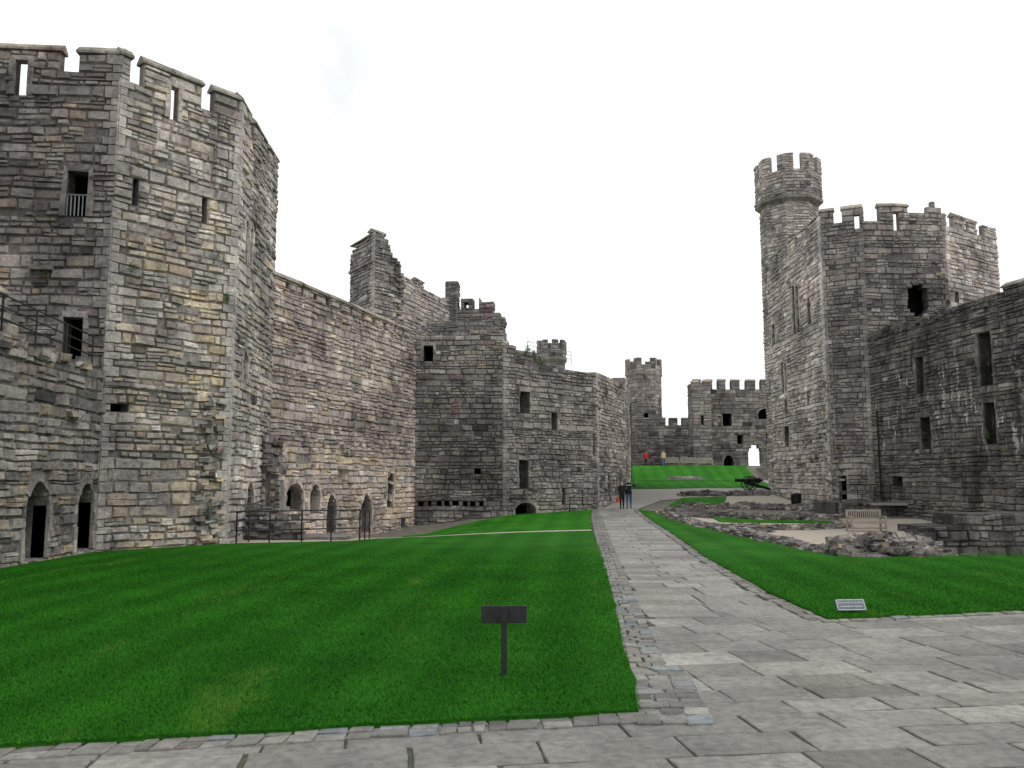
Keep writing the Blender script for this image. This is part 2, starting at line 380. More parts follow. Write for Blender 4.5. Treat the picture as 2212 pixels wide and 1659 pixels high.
# ------------------------------------------------------------ masonry walls
def ospan(op,z):
    s0,s1,zb,zt,k=op[:5]
    if not(zb<z<zt): return None
    c=(s0+s1)/2; hw=(s1-s0)/2; h=zt-zb
    if 'p' in k:
        sp=zt-min(h*.35,hw*1.15)
        if z>sp:
            t=(z-sp)/(zt-sp); hw*=max(.03,math.sqrt(max(0,1-t*t))*.75+.25*(1-t))
    elif 'o' in k:
        hw*=math.sqrt(max(.02,1-((z-(zb+zt)/2)/(h/2))**2))*(1+.12*math.sin(z*6))
    return (c-hw,c+hw)
WID=[0]
class Wall:
    def __init__(s,mb,P0,P1,side=None,k0=0,k1=0):
        s.mb=mb; s.P0=P0; s.L=math.hypot(P1[0]-P0[0],P1[1]-P0[1]); s.k0=k0; s.k1=k1
        s.e=((P1[0]-P0[0])/s.L,(P1[1]-P0[1])/s.L)
        n=(s.e[1],-s.e[0])
        if side is None:
            if n[0]*(0-P0[0])+n[1]*(0-P0[1])<0: n=(-n[0],-n[1])
        elif side<0: n=(-n[0],-n[1])
        s.n=n
        WID[0]+=1; s.zo=(WID[0]%7)*.004
    def p(s,a,z,d):
        x=s.P0[0]+s.e[0]*a+s.n[0]*d; y=s.P0[1]+s.e[1]*a+s.n[1]*d
        X=s.P0[0]+s.e[0]*a; Y=s.P0[1]+s.e[1]*a
        w=.055*noise.noise(Vector((X*.75,Y*.75,z*.9)))+.028*noise.noise(Vector((X*2.3,Y*2.3,z*2.3+9)))
        return (x,y,z+w)
    def blk(s,a0,a1,z0,z1,d0,d1,col,mi=0,skip=(),mitre=False):
        b0=a0;b1=a1
        if mitre:
            if a0<.05: b0=a0-d0*s.k0
            if a1>s.L-.05: b1=a1+d0*s.k1
            if b1<b0+.02: b0=b1=(b0+b1)/2
        s.mb.hexa([s.p(a0,z0,d1),s.p(a1,z0,d1),s.p(b1,z0,d0),s.p(b0,z0,d0),s.p(a0,z1,d1),s.p(a1,z1,d1),s.p(b1,z1,d0),s.p(b0,z1,d0)],col,mi,skip)
    def stone(s,a0,a1,z0,z1,d,col,jk=1.0):
        j=min(.05,(z1-z0)*.18)*jk; i=min(.022,(z1-z0)*.12)*jk; q=min(.025,(z1-z0)*.08)*jk; dd=.02*jk
        B=[s.p(a0+U(-q,q),z0+U(-q,q),-.035),s.p(a1+U(-q,q),z0+U(-q,q),-.035),s.p(a1+U(-q,q),z1+U(-q,q),-.035),s.p(a0+U(-q,q),z1+U(-q,q),-.035)]
        F=[s.p(a0+i+U(0,j),z0+i*.5+U(0,j),d+U(-dd,dd)),s.p(a1-i-U(0,j),z0+i*.5+U(0,j),d+U(-dd,dd)),
           s.p(a1-i-U(0,j),z1-i*.5-U(0,j),d+U(-dd,dd)),s.p(a0+i+U(0,j),z1-i*.5-U(0,j),d+U(-dd,dd))]
        s.mb.hexa(B+F,col,0,skip=(0,))
    def build(s,prof,ops=(),z0=-1.0,th=1.0,zpar=99,thp=.45,ch=(.14,.36),sl=(.19,.68),warm=None,lum=.55,relief=.07,hidden=False,lv=.125,q0=False,q1=False):
        fixed={z0}
        for o in ops: fixed.add(o[2]); fixed.add(o[3])
        for a,b in zip(prof,prof[1:]):
            if abs(a[1]-b[1])<.02 and abs(a[0]-b[0])>.15: fixed.add(a[1])
        ztop=max(p[1] for p in prof); fixed.add(ztop)
        fl=sorted(fixed); F=[fl[0]]
        for z in fl[1:]:
            if z-F[-1]>.07: F.append(z)
        avg=(ch[0]+ch[1])/2; zs=[F[0]]
        for a,b in zip(F,F[1:]):
            n=max(1,round((b-a)/avg)); w=[U(ch[0],ch[1]) for _ in range(n)]; t=sum(w)
            for x in w: zs.append(zs[-1]+x*(b-a)/t)
            zs[-1]=b
        row=0
        for za,zb in zip(zs,zs[1:]):
            row+=1
            zm=(za+zb)/2; iv=[]
            for (a,ha),(b,hb) in zip(prof,prof[1:]):
                if abs(a-b)<1e-6: continue
                if ha>=zm and hb>=zm: iv.append([a,b,0,0])
                elif ha>=zm>hb: iv.append([a,a+(b-a)*(ha-zm)/(ha-hb),0,1])
                elif hb>=zm>ha: iv.append([a+(b-a)*(zm-ha)/(hb-ha),b,1,0])
            mg=[]
            for i in iv:
                if mg and i[0]-mg[-1][1]<.02: mg[-1][1]=i[1]; mg[-1][3]=i[3]
                else: mg.append(i)
            for i in mg:
                if i[2]: i[0]+=U(-.12,.15)
                if i[3]: i[1]+=U(-.15,.12)
            segs=[(i[0],i[1]) for i in mg]
            for o in ops:
                sp=ospan(o,zm)
                if not sp: continue
                ns=[]
                for a,b in segs:
                    if sp[1]<=a or sp[0]>=b: ns.append((a,b)); continue
                    if sp[0]-a>.03: ns.append((a,sp[0]))
                    if b-sp[1]>.03: ns.append((sp[1],b))
                segs=ns
            t=thp if zm>zpar else th
            rowl=random.gauss(0,.03)
            for a,b in segs:
                if b-a<.06: continue
                nb=max(1,int((b-a)/1.2))
                for q in range(nb):
                    s.blk(a+(b-a)*q/nb,a+(b-a)*(q+1)/nb,za+s.zo,zb+s.zo,-t,-.03,(.27,.5,0),mitre=True)
                if hidden: continue
                x=a-(.025 if a<.05 else 0); e=b+(.025 if b>s.L-.05 else 0)
                # dressed corner stones
                if q0 and a<.05 and e-x>1:
                    w=.42 if row%2 else .24
                    s.stone(x-.03,x+w,za+.006,zb-.006,.05,(min(1,random.gauss(lum+.06,.08)),U(.2,.85),0),.25); x+=w
                if q1 and b>s.L-.05 and e-x>1:
                    w=.24 if row%2 else .42
                    s.stone(e-w,e+.03,za+.006,zb-.006,.05,(min(1,random.gauss(lum+.06,.08)),U(.2,.85),0),.25); e-=w
                asp=max(.8,min(1.35,(zb-za)/avg))
                while x<e-.02:
                    w=U(*sl)*(1.3 if rnd()<.15 else 1)*asp
                    if e-(x+w)<sl[0]*.7: w=e-x
                    wm=warm(x,zm) if warm else 0
                    wm*=.4+1.6*max(0,noise.noise(Vector((x*.5+s.P0[0],zm*.5,s.P0[1])))+.3)
                    wv=U(.2,.9) if rnd()<wm else 0
                    r=random.gauss(lum,lv)+rowl
                    if rnd()<.07: r-=.26
                    if rnd()<.06: r+=.22
                    col=(min(1,max(0,r)),rnd(),wv)
                    q=rnd()
                    if q<.025: pass
                    elif q<.28 and zb-za>.2:
                        zc=za+(zb-za)*U(.35,.65)
                        s.stone(x+.008,x+w-.008,za+.006,zc-.005,U(0,relief),col)
                        if w>.35 and rnd()<.5:
                            xm=x+w*U(.35,.65)
                            s.stone(x+.008,xm-.006,zc+.005,zb-.006,U(0,relief),(min(1,max(0,r+.1)),rnd(),wv)); s.stone(xm+.006,x+w-.008,zc+.005,zb-.006,U(0,relief),(min(1,max(0,r-.06)),rnd(),wv))
                        else: s.stone(x+.008,x+w-.008,zc+.005,zb-.006,U(0,relief),(min(1,max(0,r+.1)),rnd(),wv))
                    else: s.stone(x+.008,x+w-.008,za+.006+U(0,.025),zb-.006-U(0,.025),U(0,relief)+(U(0,.07) if rnd()<.08 else 0),col)
                    x+=w
        for o in ops:
            if 't' not in o[4]:
                t=thp if o[2]>zpar else th
                s.blk(o[0]-.35,o[1]+.35,o[2]-.15,o[3]+.25,-t-1.3,-t+.002,(0,.5,0),1,skip=(2,))
            if 'd' in o[4]: s.ring(o,dep=(.22 if 't' in o[4] else .35))
    def ring(s,o,w=.15,dep=.35):
        pts=[]; n=max(3,int((o[3]-o[2])/.28)); k=o[4]
        zsn=[o[2]+.01+(o[3]-o[2]-.02)*i/n for i in range(n+1)]
        if 'p' in k:
            sp=o[3]-min((o[3]-o[2])*.35,(o[1]-o[0])*.575)
            m=max(1,int((sp-o[2])/.3)); zsn=[o[2]+.01+(sp-o[2])*i/m for i in range(m)]+[sp+(o[3]-sp)*t for t in (0,.35,.65,.87,.97)]
            Lp=[(ospan(o,z)[0],z) for z in zsn]; Rp=[(ospan(o,z)[1],z) for z in zsn]
            pts=Lp+[((o[0]+o[1])/2,o[3])]+Rp[::-1]
        else:
            Lp=[(o[0],z) for z in zsn]; Rp=[(o[1],z) for z in zsn]; pts=Lp+Rp[::-1]
        out=[]
        for i,(x,z) in enumerate(pts):
            a=pts[max(0,i-1)]; b=pts[min(len(pts)-1,i+1)]
            tx,tz=b[0]-a[0],b[1]-a[1]; l=math.hypot(tx,tz) or 1
            nx,nz=-tz/l,tx/l
            f=1.35 if (('p' not in k) and (i in (n,n+1))) else U(.8,1.25)
            out.append((x+nx*w*f,z+nz*w*f))
        for i in range(len(pts)-1):
            a,b=pts[i],pts[i+1]; A,B=out[i],out[i+1]; d=U(.03,.075)
            c=(min(1,max(0,random.gauss(.5,.14))),U(.2,.9),.1)
            s.mb.hexa([s.p(a[0],a[1],d),s.p(b[0],b[1],d),s.p(b[0],b[1],-dep),s.p(a[0],a[1],-dep),s.p(A[0],A[1],d),s.p(B[0],B[1],d),s.p(B[0],B[1],-.2),s.p(A[0],A[1],-.2)],c)
    def cap(s,a0,a1,z,t,h=.26,ov=.07,col=None):
        n=max(1,int((a1-a0)/.7)); 
        for i in range(n):
            x0=a0-ov+(a1-a0+2*ov)*i/n; x1=a0-ov+(a1-a0+2*ov)*(i+1)/n-.008
            c=(min(1,max(0,random.gauss(.6,.12))),rnd(),.1)
            f=ov; b=-t-ov; m=(f+b)/2; e=.07; zz=z+s.zo+U(-.008,.008)+.003
            pr=[(f,zz),(f,zz+e),(m,zz+h),(b,zz+e),(b,zz)]
            s.mb.face([s.p(x0,q,d) for d,q in pr],c,2); s.mb.face([s.p(x1,q,d) for d,q in pr][::-1],c,2)
            for j in range(5):
                (d0,q0),(d1,q1)=pr[j],pr[(j+1)%5]
                s.mb.face([s.p(x0,q0,d0),s.p(x1,q0,d0),s.p(x1,q1,d1),s.p(x0,q1,d1)],c,2)
    def teeth(s,a0,a1,z0,z1,n,d0,d1,sz=.35):
        for i in range(n):
            a=U(a0,a1); z=U(z0,z1); w=U(.5,1.2)*sz; h=U(.3,.6)*sz; d=U(d0,d1)*(1-.3*(z-z0)/(z1-z0))
            c=(min(1,max(0,random.gauss(.4,.2))),rnd(),1 if rnd()<.1 else 0)
            P=[]
            for zz in (z,z+h):
                for x,y in ((a,d),(a+w,d),(a+w,-.1),(a,-.1)):
                    P.append(s.p(x+U(-.04,.04),zz+U(-.03,.03),y+(U(-.06,.06) if y>0 else 0)))
            s.mb.hexa(P,c)
    def ledge(s,a0,a1,z,h=.12,d=.1):
        x=a0
        while x<a1-.05:
            w=min(U(.4,.9),a1-x); s.blk(x,x+w-.008,z+U(-.006,.006),z+h+U(-.006,.006),-.1,d+U(-.02,.01),(random.gauss(.5,.1),rnd(),0)); x+=w
    def ivy(s,a,z,r,n=60):
        for i in range(n):
            x=random.gauss(a,r*.5); q=random.gauss(z,r*.6); d=U(.04,.04+r*.4); l=U(.03,.07)
            s.mb.face([s.p(x,q,d),s.p(x+l,q+U(-l,l),d+U(-.03,.03)),s.p(x+U(-l,l),q+l,d+U(-.03,.03))],(.5,.5,0),3)
def MATS(m): return [m,M_DARK,M_CAP,M_LEAF]
def cren(L,mer,lo,hi):
    P=[];x=0
    for a,b in mer:
        if a>x+.01: P+=[(x,lo),(a,lo)]
        P+=[(a,hi),(b,hi)]; x=b
    if x<L-.01: P+=[(x,lo),(L,lo)]
    return P
def wall(parent,name,P0,P1,mat,prof,ops=(),caps=None,capth=.45,side=None,post=None,k0=0,k1=0,**kw):
    mb=MB(); w=Wall(mb,P0,P1,side,k0,k1); w.build(prof,ops,**kw)
    if caps:
        for a,b,z in caps: w.cap(a,b,z,capth)
    if post: post(w)
    return mb.obj(name,MATS(mat),parent)

# --- near left wall with wall-walk
E=empty('inner_curtain_wall')
wall(E,'wall_face',(-11.25,8),(-11.25,22.8),M_TOW,[(0,5.15),(6,5.25),(10,5.2),(12,5.0),(14.8,4.9)],
  [(11.45,12.4,.14,1.95,'pd'),(13.75,14.55,.14,1.88,'pd')],th=.5,lum=.46,
  post=lambda w:(w.teeth(12.9,13.3,3.4,3.6,2,.25,.35,.4),w.teeth(6,14.6,4.85,4.98,30,.05,.14,.4)),warm=lambda s,z:.12)
mb=MB(); mb.box((-12.65,15.4,4.6),(1.9,14.7,.3)); mb.obj('wall_walk',[M_MID],E)
mer=[(i*1.75+.1,i*1.75+1.45) for i in range(8)]
wall(E,'outer_parapet',(-13.4,8),(-13.4,22.3),M_MID,cren(14.3,mer,6.4,6.85),[(a+.6,a+.72,6.4,6.75,'t') for a,b in mer],caps=[(a,b,6.85) for a,b in mer],z0=-1,th=.5,lum=.5)

# --- big octagonal tower
E=empty('octagonal_castle_tower')
c0,c1,c2,c3,c4,c5,c6=(-16.5,22.3),(-11.25,22.8),(-8.77,25.8),(-9.04,31),(-12,34.2),(-17,34.5),(-19.5,28)
zl,zh=13.5,14.15
kw=dict(th=.55,zpar=12.5,thp=.28)
mA=[(1.0,3.59),(4.1,5.27)]
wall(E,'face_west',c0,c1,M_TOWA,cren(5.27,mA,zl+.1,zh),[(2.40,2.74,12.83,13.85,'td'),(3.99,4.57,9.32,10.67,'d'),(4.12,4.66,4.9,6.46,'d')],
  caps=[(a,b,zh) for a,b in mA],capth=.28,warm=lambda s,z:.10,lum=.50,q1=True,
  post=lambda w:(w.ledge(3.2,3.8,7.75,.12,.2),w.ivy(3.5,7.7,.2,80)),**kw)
mB=[(0,.28),(.67,2.52),(2.95,3.89)]
wall(E,'face_south',c1,c2,M_TOWW,cren(3.89,mB,zl-.05,zh),[(1.50,1.76,12.74,13.8,'td'),(.53,.70,9.86,10.65,''),(2.69,2.88,9.83,10.68,''),(.24,.75,3.86,4.08,'')],
  caps=[(a,b,zh) for a,b in mB],capth=.28,warm=lambda s,z:.48 if z<9 else .14,lum=.55,q0=True,q1=True,
  post=lambda w:(w.teeth(2.7,3.5,-.05,4.5,110,.0,.26,.30),w.ledge(0,2.6,4.58,.1,.08),w.ivy(3.6,7.6,.1,30),w.ivy(.6,8,.12,30)),**kw)
mC=[(0,1.05),(1.75,3.3),(3.85,5.2)]
wall(E,'face_east',c2,c3,M_KEEP,cren(5.2,mC,zl,zh),[(.95,1.22,9.05,10.5,'pd'),(1.5,1.8,9.15,10.5,'pd'),(1.2,1.75,5.14,6.20,'pd'),(2.3,3.1,.4,1.89,'pd')],
  caps=[(a,b,zh) for a,b in mC],capth=.28,warm=lambda s,z:.12,lum=.54,q0=True,**kw)
for a,b in ((c3,c4),(c4,c5),(c5,c6),(c6,c0)):
    L=math.hypot(b[0]-a[0],b[1]-a[1]); k=int(L/1.7); m=[(i*L/k+.3,(i+1)*L/k-.3) for i in range(k)]
    wall(E,'face_rear',a,b,M_TOW,cren(L,m,zl-.6,zh-.6),side=1,**{**kw,'sl':(.5,1.1),'ch':(.3,.4)})
mb=MB(); mb.face([(x*.93-.9,y*.93+1.9,11.9) for x,y in (c0,c1,c2,c3,c4,c5,c6)]); mb.obj('roof_deck',[M_DRK],E)
mb=MB(); W0=Wall(mb,c0,c1)
for i in range(6):
    a=4.02+i*.105; mb.tube(W0.p(a,9.34,.0),W0.p(a,9.95,.0),.018,n=6)
mb.tube(W0.p(3.99,9.95,0),W0.p(4.57,9.95,0),.026,n=6); mb.obj('guard_bars',[M_RAIL],E)

# --- curtain wall D
E=empty('curtain_wall')
mD=[(0,1.9),(2.17,3.95),(4.25,6.03),(6.36,8.35),(8.72,10.69),(11,12.7)]
D0,D1=(-9.04,31),(-5.12,44)
def postD(w):
    w.teeth(-.1,.5,-.2,3.4,45,.05,.5,.4); w.teeth(.3,13,3.3,3.5,18,.02,.14,.35)
    w.teeth(5.2,6.1,3.0,3.5,10,.05,.3,.35)
    w.blk(5.35,6.05,2.4,2.55,-.1,.45,(.6,.5,.2)); w.blk(5.55,5.85,2.0,2.4,-.1,.25,(.5,.5,.2))
    w.teeth(9.9,11.2,.8,2.6,14,.0,.12,.3)
wall(E,'wall_face',D0,D1,M_CUR,cren(13.58,mD,9.28,9.70),
  [(1.25,2.45,.78,1.87,'pd'),(3.0,3.8,.63,1.81,'pd'),(4.35,5.2,-.3,1.32,'pd'),(7.5,8.55,-.45,1.30,'pd'),(10.2,10.9,.6,2.38,'d'),(11.95,12.6,-.6,.05,'p')]
  +[((a+b)/2-.15,(a+b)/2+.15,9.35,9.62,'t') for a,b in mD],
  caps=[(a,b,9.70) for a,b in mD],capth=.4,th=.5,zpar=9.1,thp=.35,lum=.54,lv=.09,
  warm=lambda s,z:(.5 if z<3.4 else .10),post=postD)
wall(E,'ruined_stub',(-8.95,30.0),(-8.25,29.9),M_TOW,[(0,3.6),(.2,3.4),(.35,2.6),(.55,2.5),(.7,1.7)],[(.15,.5,1.0,2.2,'t')],th=.4,side=1,lum=.42,post=lambda w:w.teeth(0,.6,-.3,1.0,14,.0,.15,.25))
wall(E,'ruined_stub',(-8.9,27.9),(-6.9,28.3),M_DRK,[(0,1.2),(.5,1.1),(.9,.7),(1.4,.65),(2.0,.2)],th=.7,side=1,lum=.35,z0=-1.2,post=lambda w:w.teeth(0,1.6,.1,.7,20,.0,.2,.35))
mb=MB(); mb.box((-7.2,29.6,-.2),(3.2,2.0,.5)); mb.obj('sunken_floor',[M_DRK],E)

# --- E / F / G range
E=empty('ruined_hall_range')
E0,E1=(-5.12,44),(-.46,44)
wall(E,'wall_face',E0,E1,M_DRK,[(0,9.58),(4.66,9.92)],[(.40,.92,8.25,9.10,'d'),(3.15,3.47,2.24,2.56,'')]+[(.2+i*.45+U(0,.1),.2+i*.45+U(.22,.34),.60,.86,'') for i in range(8)],
  lum=.64,warm=lambda s,z:.7 if .5<z<1.0 else .12,post=lambda w:(w.ledge(.1,3.6,.4,.1,.12),w.ledge(.1,3.6,.95,.08,.08)))
F0,F1=(-.46,44),(4.98,49)
wall(E,'wall_face',F0,F1,M_MID,[(0,9.92),(.15,9.8),(.42,9.17),(1.4,9.0),(2.5,8.88),(2.6,8.4),(2.75,8.02),(7.39,8.30)],
  [(1.17,1.93,5.54,6.75,'d'),(3.57,4.05,4.70,5.69,'d'),(7.05,7.2,3.35,4.62,''),(1.10,1.81,1.51,3.04,'d'),(.82,2.36,-.2,.77,'pd'),(4.43,4.68,.58,1.48,'')],
  lum=.56,th=.7,q0=True,post=lambda w:(w.teeth(6.9,7.35,6.2,7.4,14,.02,.25,.35),w.teeth(0.8,2.4,.8,1.5,12,.02,.12,.3),w.ivy(1.7,9,.25,160),w.ivy(2.2,8.7,.2,100)))
wall(E,'wall_face',F1,(7.6,56),M_KEEP,[(0,8.32),(3,8.3),(7.47,8.35)],[(5.27,6.32,1.0,2.75,'pd'),(2.6,3.2,.7,2.4,'p'),(3.34,3.8,5.19,5.92,''),(5.6,5.9,5.2,6.1,'')],th=.5,lum=.48,q0=True,post=lambda w:w.teeth(0,.5,5.5,7.2,10,.0,.2,.35))
wall(E,'wall_face',(7.6,56),(8.25,60),M_KEEP,[(0,8.4),(2,8.3),(4.05,9.0)],lum=.48)
wall(E,'wall_face',(8.25,60),(10.2,72),M_KEEP,[(0,9.16),(12.1,9.3)],lum=.48,sl=(.5,1.0),ch=(.3,.4))
wall(E,'wall_rear',(10.2,72),(-2,72),M_DRK,[(0,8.4),(12,8.4)],lum=.5,hidden=True,side=1)
mb=MB(); mb.face([(-5,45,7.6),(-.4,45,7.6),(4.6,49.8,7.6),(7,56.5,7.6),(9,71,7.6),(-5,71,7.6)]); mb.obj('roof_deck',[M_DRK],E)
# --- ruined tower behind curtain
E=empty('ruined_tower')
H0,H1,H2,H3=(-10.3,52),(-8.3,49),(-6.8,51),(-4.2,59)
wall(E,'face',H0,H1,M_MID,[(0,16.3),(.6,16.5),(3.6,16.85)],caps=[(0,3.4,16.75)],capth=.6,lum=.6,z0=5,th=.8,k1=1.5,q1=True,post=lambda w:w.ledge(-.05,3.65,15.0,.16,.14))
wall(E,'face',H1,H2,M_MID,[(0,16.9),(.9,17.0),(1.05,16.53),(1.6,15.94),(2.1,15.17),(2.5,14.8)],lum=.5,z0=5,th=.8,k0=1.5,caps=[(0,.85,16.85)],capth=.5,post=lambda w:(w.teeth(1.6,2.2,9,15.5,45,.0,.3,.4),w.ledge(-.05,1.0,15.0,.16,.14)))
wall(E,'face',H2,H3,M_KEEP,[(0,14.78),(2,14.7),(2.1,14.9),(3.1,14.9),(3.2,14.5),(5.8,14.5),(8.4,14.76)],caps=[(2.2,3.1,14.85)],lum=.50,z0=5)
wall(E,'turret',(-4.75,58.2),(-3.9,58.1),M_MID,[(0,16.0),(.85,16.0)],lum=.5,z0=5,th=1)
wall(E,'turret',(-3.9,58.1),(-3.8,59.2),M_MID,[(0,16.0),(1.1,16.0)],lum=.5,z0=5,th=.8,side=1)
wall(E,'face_upper',(-3.9,58.4),(-.5,58),M_MID,[(0,14.0),(.25,14.0),(.25,14.8),(1.1,14.75),(1.1,14.0),(1.55,14.0),(1.55,14.65),(2.6,14.6),(2.6,13.9),(3.0,13.6),(3.4,13.2),(3.43,12.3)],[(.5,.8,14.1,14.5,'t')],lum=.55,z0=5)
wall(E,'face_lower',(-5.1,52),(0.2,52),M_MID,[(0,11.9),(2.5,11.9),(3.9,12.0),(4.0,11.4),(4.3,10.8),(4.9,10.7),(5.3,9.8)],lum=.5,z0=5)
wall(E,'face_rear',(-10.3,52),(-9,60),M_DRK,[(0,15),(8.1,14)],side=-1,hidden=True,z0=5)
wall(E,'face_rear',(-9,60),(-.5,60),M_DRK,[(0,13.5),(8.5,12.5)],side=-1,hidden=True,z0=5)
wall(E,'ruined_gable',(.2,54),(3.6,54.5),M_MID,[(0,10.4),(.7,10.0),(1.3,10.3),(2.0,9.6),(3.4,8.0)],lum=.45,z0=5,post=lambda w:w.ivy(1.5,9.6,.6,300))

def polytower(E,cx,cy,r,n,z0,zc,zl,zh,mat,rot=0,rh=None,gap=.35,big=1.0,ops=None,lum=.55):
    rh=rh or r*1.1
    for rr,za,zb,head in ((r,z0,zc,False),(rh,zc,zh,True)):
        for i in range(n):
            a0=rot+2*math.pi*i/n; a1=rot+2*math.pi*(i+1)/n
            p0=(cx+rr*math.cos(a0),cy+rr*math.sin(a0)); p1=(cx+rr*math.cos(a1),cy+rr*math.sin(a1))
            L=math.hypot(p1[0]-p0[0],p1[1]-p0[1])
            if head: prof=[(0,zh),(L/2-gap*L/2,zh),(L/2-gap*L/2,zl),(L/2+gap*L/2,zl),(L/2+gap*L/2,zh),(L,zh)]
            else: prof=[(0,zc),(L,zc)]
            vis=(p0[0]+p1[0])/2*((p0[0]+p1[0])/2-cx)+(p0[1]+p1[1])/2*((p0[1]+p1[1])/2-cy)<rr*2
            o=(ops or {}).get(i,[]) if not head else []
            wall(E,'head_face' if head else 'shaft_face',p0,p1,mat,prof,o,z0=za,th=.5,thp=.35,zpar=zl-.3,side=1,hidden=not vis,sl=(.25*big,.75*big),ch=(.16*big,.32*big),lum=lum,relief=.045)
    mb=MB()
    for za,zb,ra,rb in ((zc-.45,zc-.2,r+.03,rh+.05),(zc-.2,zc+.02,rh+.05,rh+.05),):
        for i in range(n):
            a0=rot+2*math.pi*i/n; a1=rot+2*math.pi*(i+1)/n
            q=lambda rr,a,z:(cx+rr*math.cos(a),cy+rr*math.sin(a),z)
            mb.face([q(ra,a0,za),q(ra,a1,za),q(rb,a1,zb),q(rb,a0,zb)],(.5,.5,0)); 
            mb.face([q(rb,a0,zb),q(rb,a1,zb),q(r*.7,a1,zb),q(r*.7,a0,zb)],(.5,.5,0))
    mb.obj('string_course',[M_CAP],E)
E=empty('stair_turret'); polytower(E,3.85,80,1.35,8,5,13.6,14.4,15.3,M_MID,rot=.2,big=1.4)
E=empty('stair_turret'); polytower(E,20.55,60.0,2.1,8,0,22.3,24.2,25.4,M_KEEP,rot=math.pi/8,rh=2.38,gap=.3)
# --- far tower and gate
E=empty('far_tower'); polytower(E,17.5,110,2.35,6,2,15.9,16.9,17.8,M_MID,rot=0,big=1.8,rh=2.45,ops={4:[(.8,1.4,9.04,10.5,''),(.8,1.3,3.5,4.9,'')]},gap=.45)
E=empty('far_curtain_wall')
wall(E,'wall_face',(13,105),(26,105),M_DRK,cren(13,[(0,6.4),(6.9,7.9),(8.5,9.5),(10.1,11),(11.5,13)],8.75,9.7),[(8.1,8.3,9.0,9.5,'t')],sl=(.5,1.3),ch=(.35,.5),lum=.5)
wall(E,'wall_face',(11.5,92),(14.6,105),M_DRK,[(0,8.6),(13.4,8.7)],sl=(.6,1.3),ch=(.35,.5),lum=.45)
E=empty('far_gatehouse')
mL=[(0,.9),(1.3,2.3),(3.0,3.9),(4.6,5.6),(6.4,7.5),(8.2,9.3),(10.2,11.4),(12.2,13.5)]
wall(E,'gate_face',(21.9,100),(36,100),M_MID,cren(14.1,mL,12.75,13.75),[(3.4,4.5,8.35,9.86,'d'),(7.7,9.3,9.13,10.42,'pd'),(6.38,8.0,3.0,6.02,'tp'),(3.4,4.6,3.0,4.86,'pd'),(5.1,5.8,6.13,7.24,''),(8.6,9.1,6.13,7.52,'')],z0=2,th=.9,sl=(.5,1.3),ch=(.35,.5),lum=.42,caps=[(a,b,13.75) for a,b in mL])
wall(E,'gate_turret_face',(21.4,98.5),(23.6,98.5),M_MID,[(0,13.4),(2.2,13.4)],[(.9,1.3,8.35,9.5,'')],z0=2,sl=(.5,1.3),ch=(.35,.5),lum=.42,caps=[(0,.8,13.4),(1.3,2.2,13.4)])
wall(E,'gate_turret_face',(21.4,98.5),(21.4,101),M_DRK,[(0,13.4),(2.5,13.4)],z0=2,sl=(.5,1.3),ch=(.35,.5),lum=.45,side=-1)

# --- keep tower on the right
E=empty('keep_tower')
K0,K1,K2,K3,K4,K5,K6=(18.35,58.6),(18.25,48),(20.3,47),(25.2,47.2),(30.05,50.3),(31.5,56.5),(26,62)
kl,kh=16.75,17.5
kw=dict(th=.6,zpar=15.8,thp=.3,ch=(.18,.38),sl=(.24,.8))
m1=[(.8,2.0),(2.7,4.0),(4.7,6.0),(6.7,8.0),(8.7,10.6)]
def postK(w): w.teeth(9.9,10.4,.5,7.5,60,.0,.16,.38); w.teeth(.3,9.6,4.3,4.5,12,.0,.08,.3)
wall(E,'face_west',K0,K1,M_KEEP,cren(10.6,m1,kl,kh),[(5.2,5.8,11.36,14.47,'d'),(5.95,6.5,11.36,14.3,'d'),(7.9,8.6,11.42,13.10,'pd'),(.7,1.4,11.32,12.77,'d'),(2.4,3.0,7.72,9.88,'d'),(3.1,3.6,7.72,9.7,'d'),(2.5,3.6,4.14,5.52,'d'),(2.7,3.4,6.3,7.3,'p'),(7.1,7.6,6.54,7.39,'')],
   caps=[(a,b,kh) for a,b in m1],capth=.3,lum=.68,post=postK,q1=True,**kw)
m2=[(0,.75),(1.22,2.28)]
wall(E,'face_southwest',K1,K2,M_DRK,cren(2.28,m2,kl+.2,kh+.2),[(.41,.83,.82,2.18,'d'),(1.88,2.16,16.5,17.3,'t')],caps=[(a,b,kh+.2) for a,b in m2],capth=.3,lum=.60,q0=True,q1=True,
   post=lambda w:w.teeth(-.1,.5,.5,7.5,40,.0,.14,.35),**kw)
wall(E,'face_south',K2,K3,M_MID,[(0,kh+.2),(.15,kh+.2),(.15,16.9),(1.06,16.9),(1.06,kh+.25),(2.77,kh+.25),(2.77,17.35),(3.7,17.3),(3.95,17.5),(4.2,18.1),(4.6,17.9),(4.9,17.5)],
   [(2.45,3.73,11.25,13.15,'o'),(1.90,2.20,16.35,17.4,'t'),(-.18,.6,.6,2.83,'pd')],caps=[(1.06,2.77,kh+.25)],capth=.3,lum=.50,q1=True,
   post=lambda w:(w.teeth(3.5,4.9,10.5,15.8,30,.0,.14,.35),w.teeth(2.4,3.6,13.0,13.5,8,0,.15,.3)),**kw)
m4=[(0,.25),(1.05,3.5),(4.3,5.75)]
wall(E,'face_southeast',K3,K4,M_KEEP,cren(5.75,m4,16.7,17.45),[(.64,1.13,12.2,12.81,''),(2.25,2.5,16.7,17.3,'t')],caps=[(1.05,2.2,17.4),(2.6,3.5,17.4)],capth=.3,lum=.62,q0=True,**kw)
for a,b in ((K4,K5),(K5,K6),(K6,K0)):
    L=math.hypot(b[0]-a[0],b[1]-a[1])
    wall(E,'face_rear',a,b,M_DRK,[(0,16),(L,16)],side=1,hidden=True,**kw)
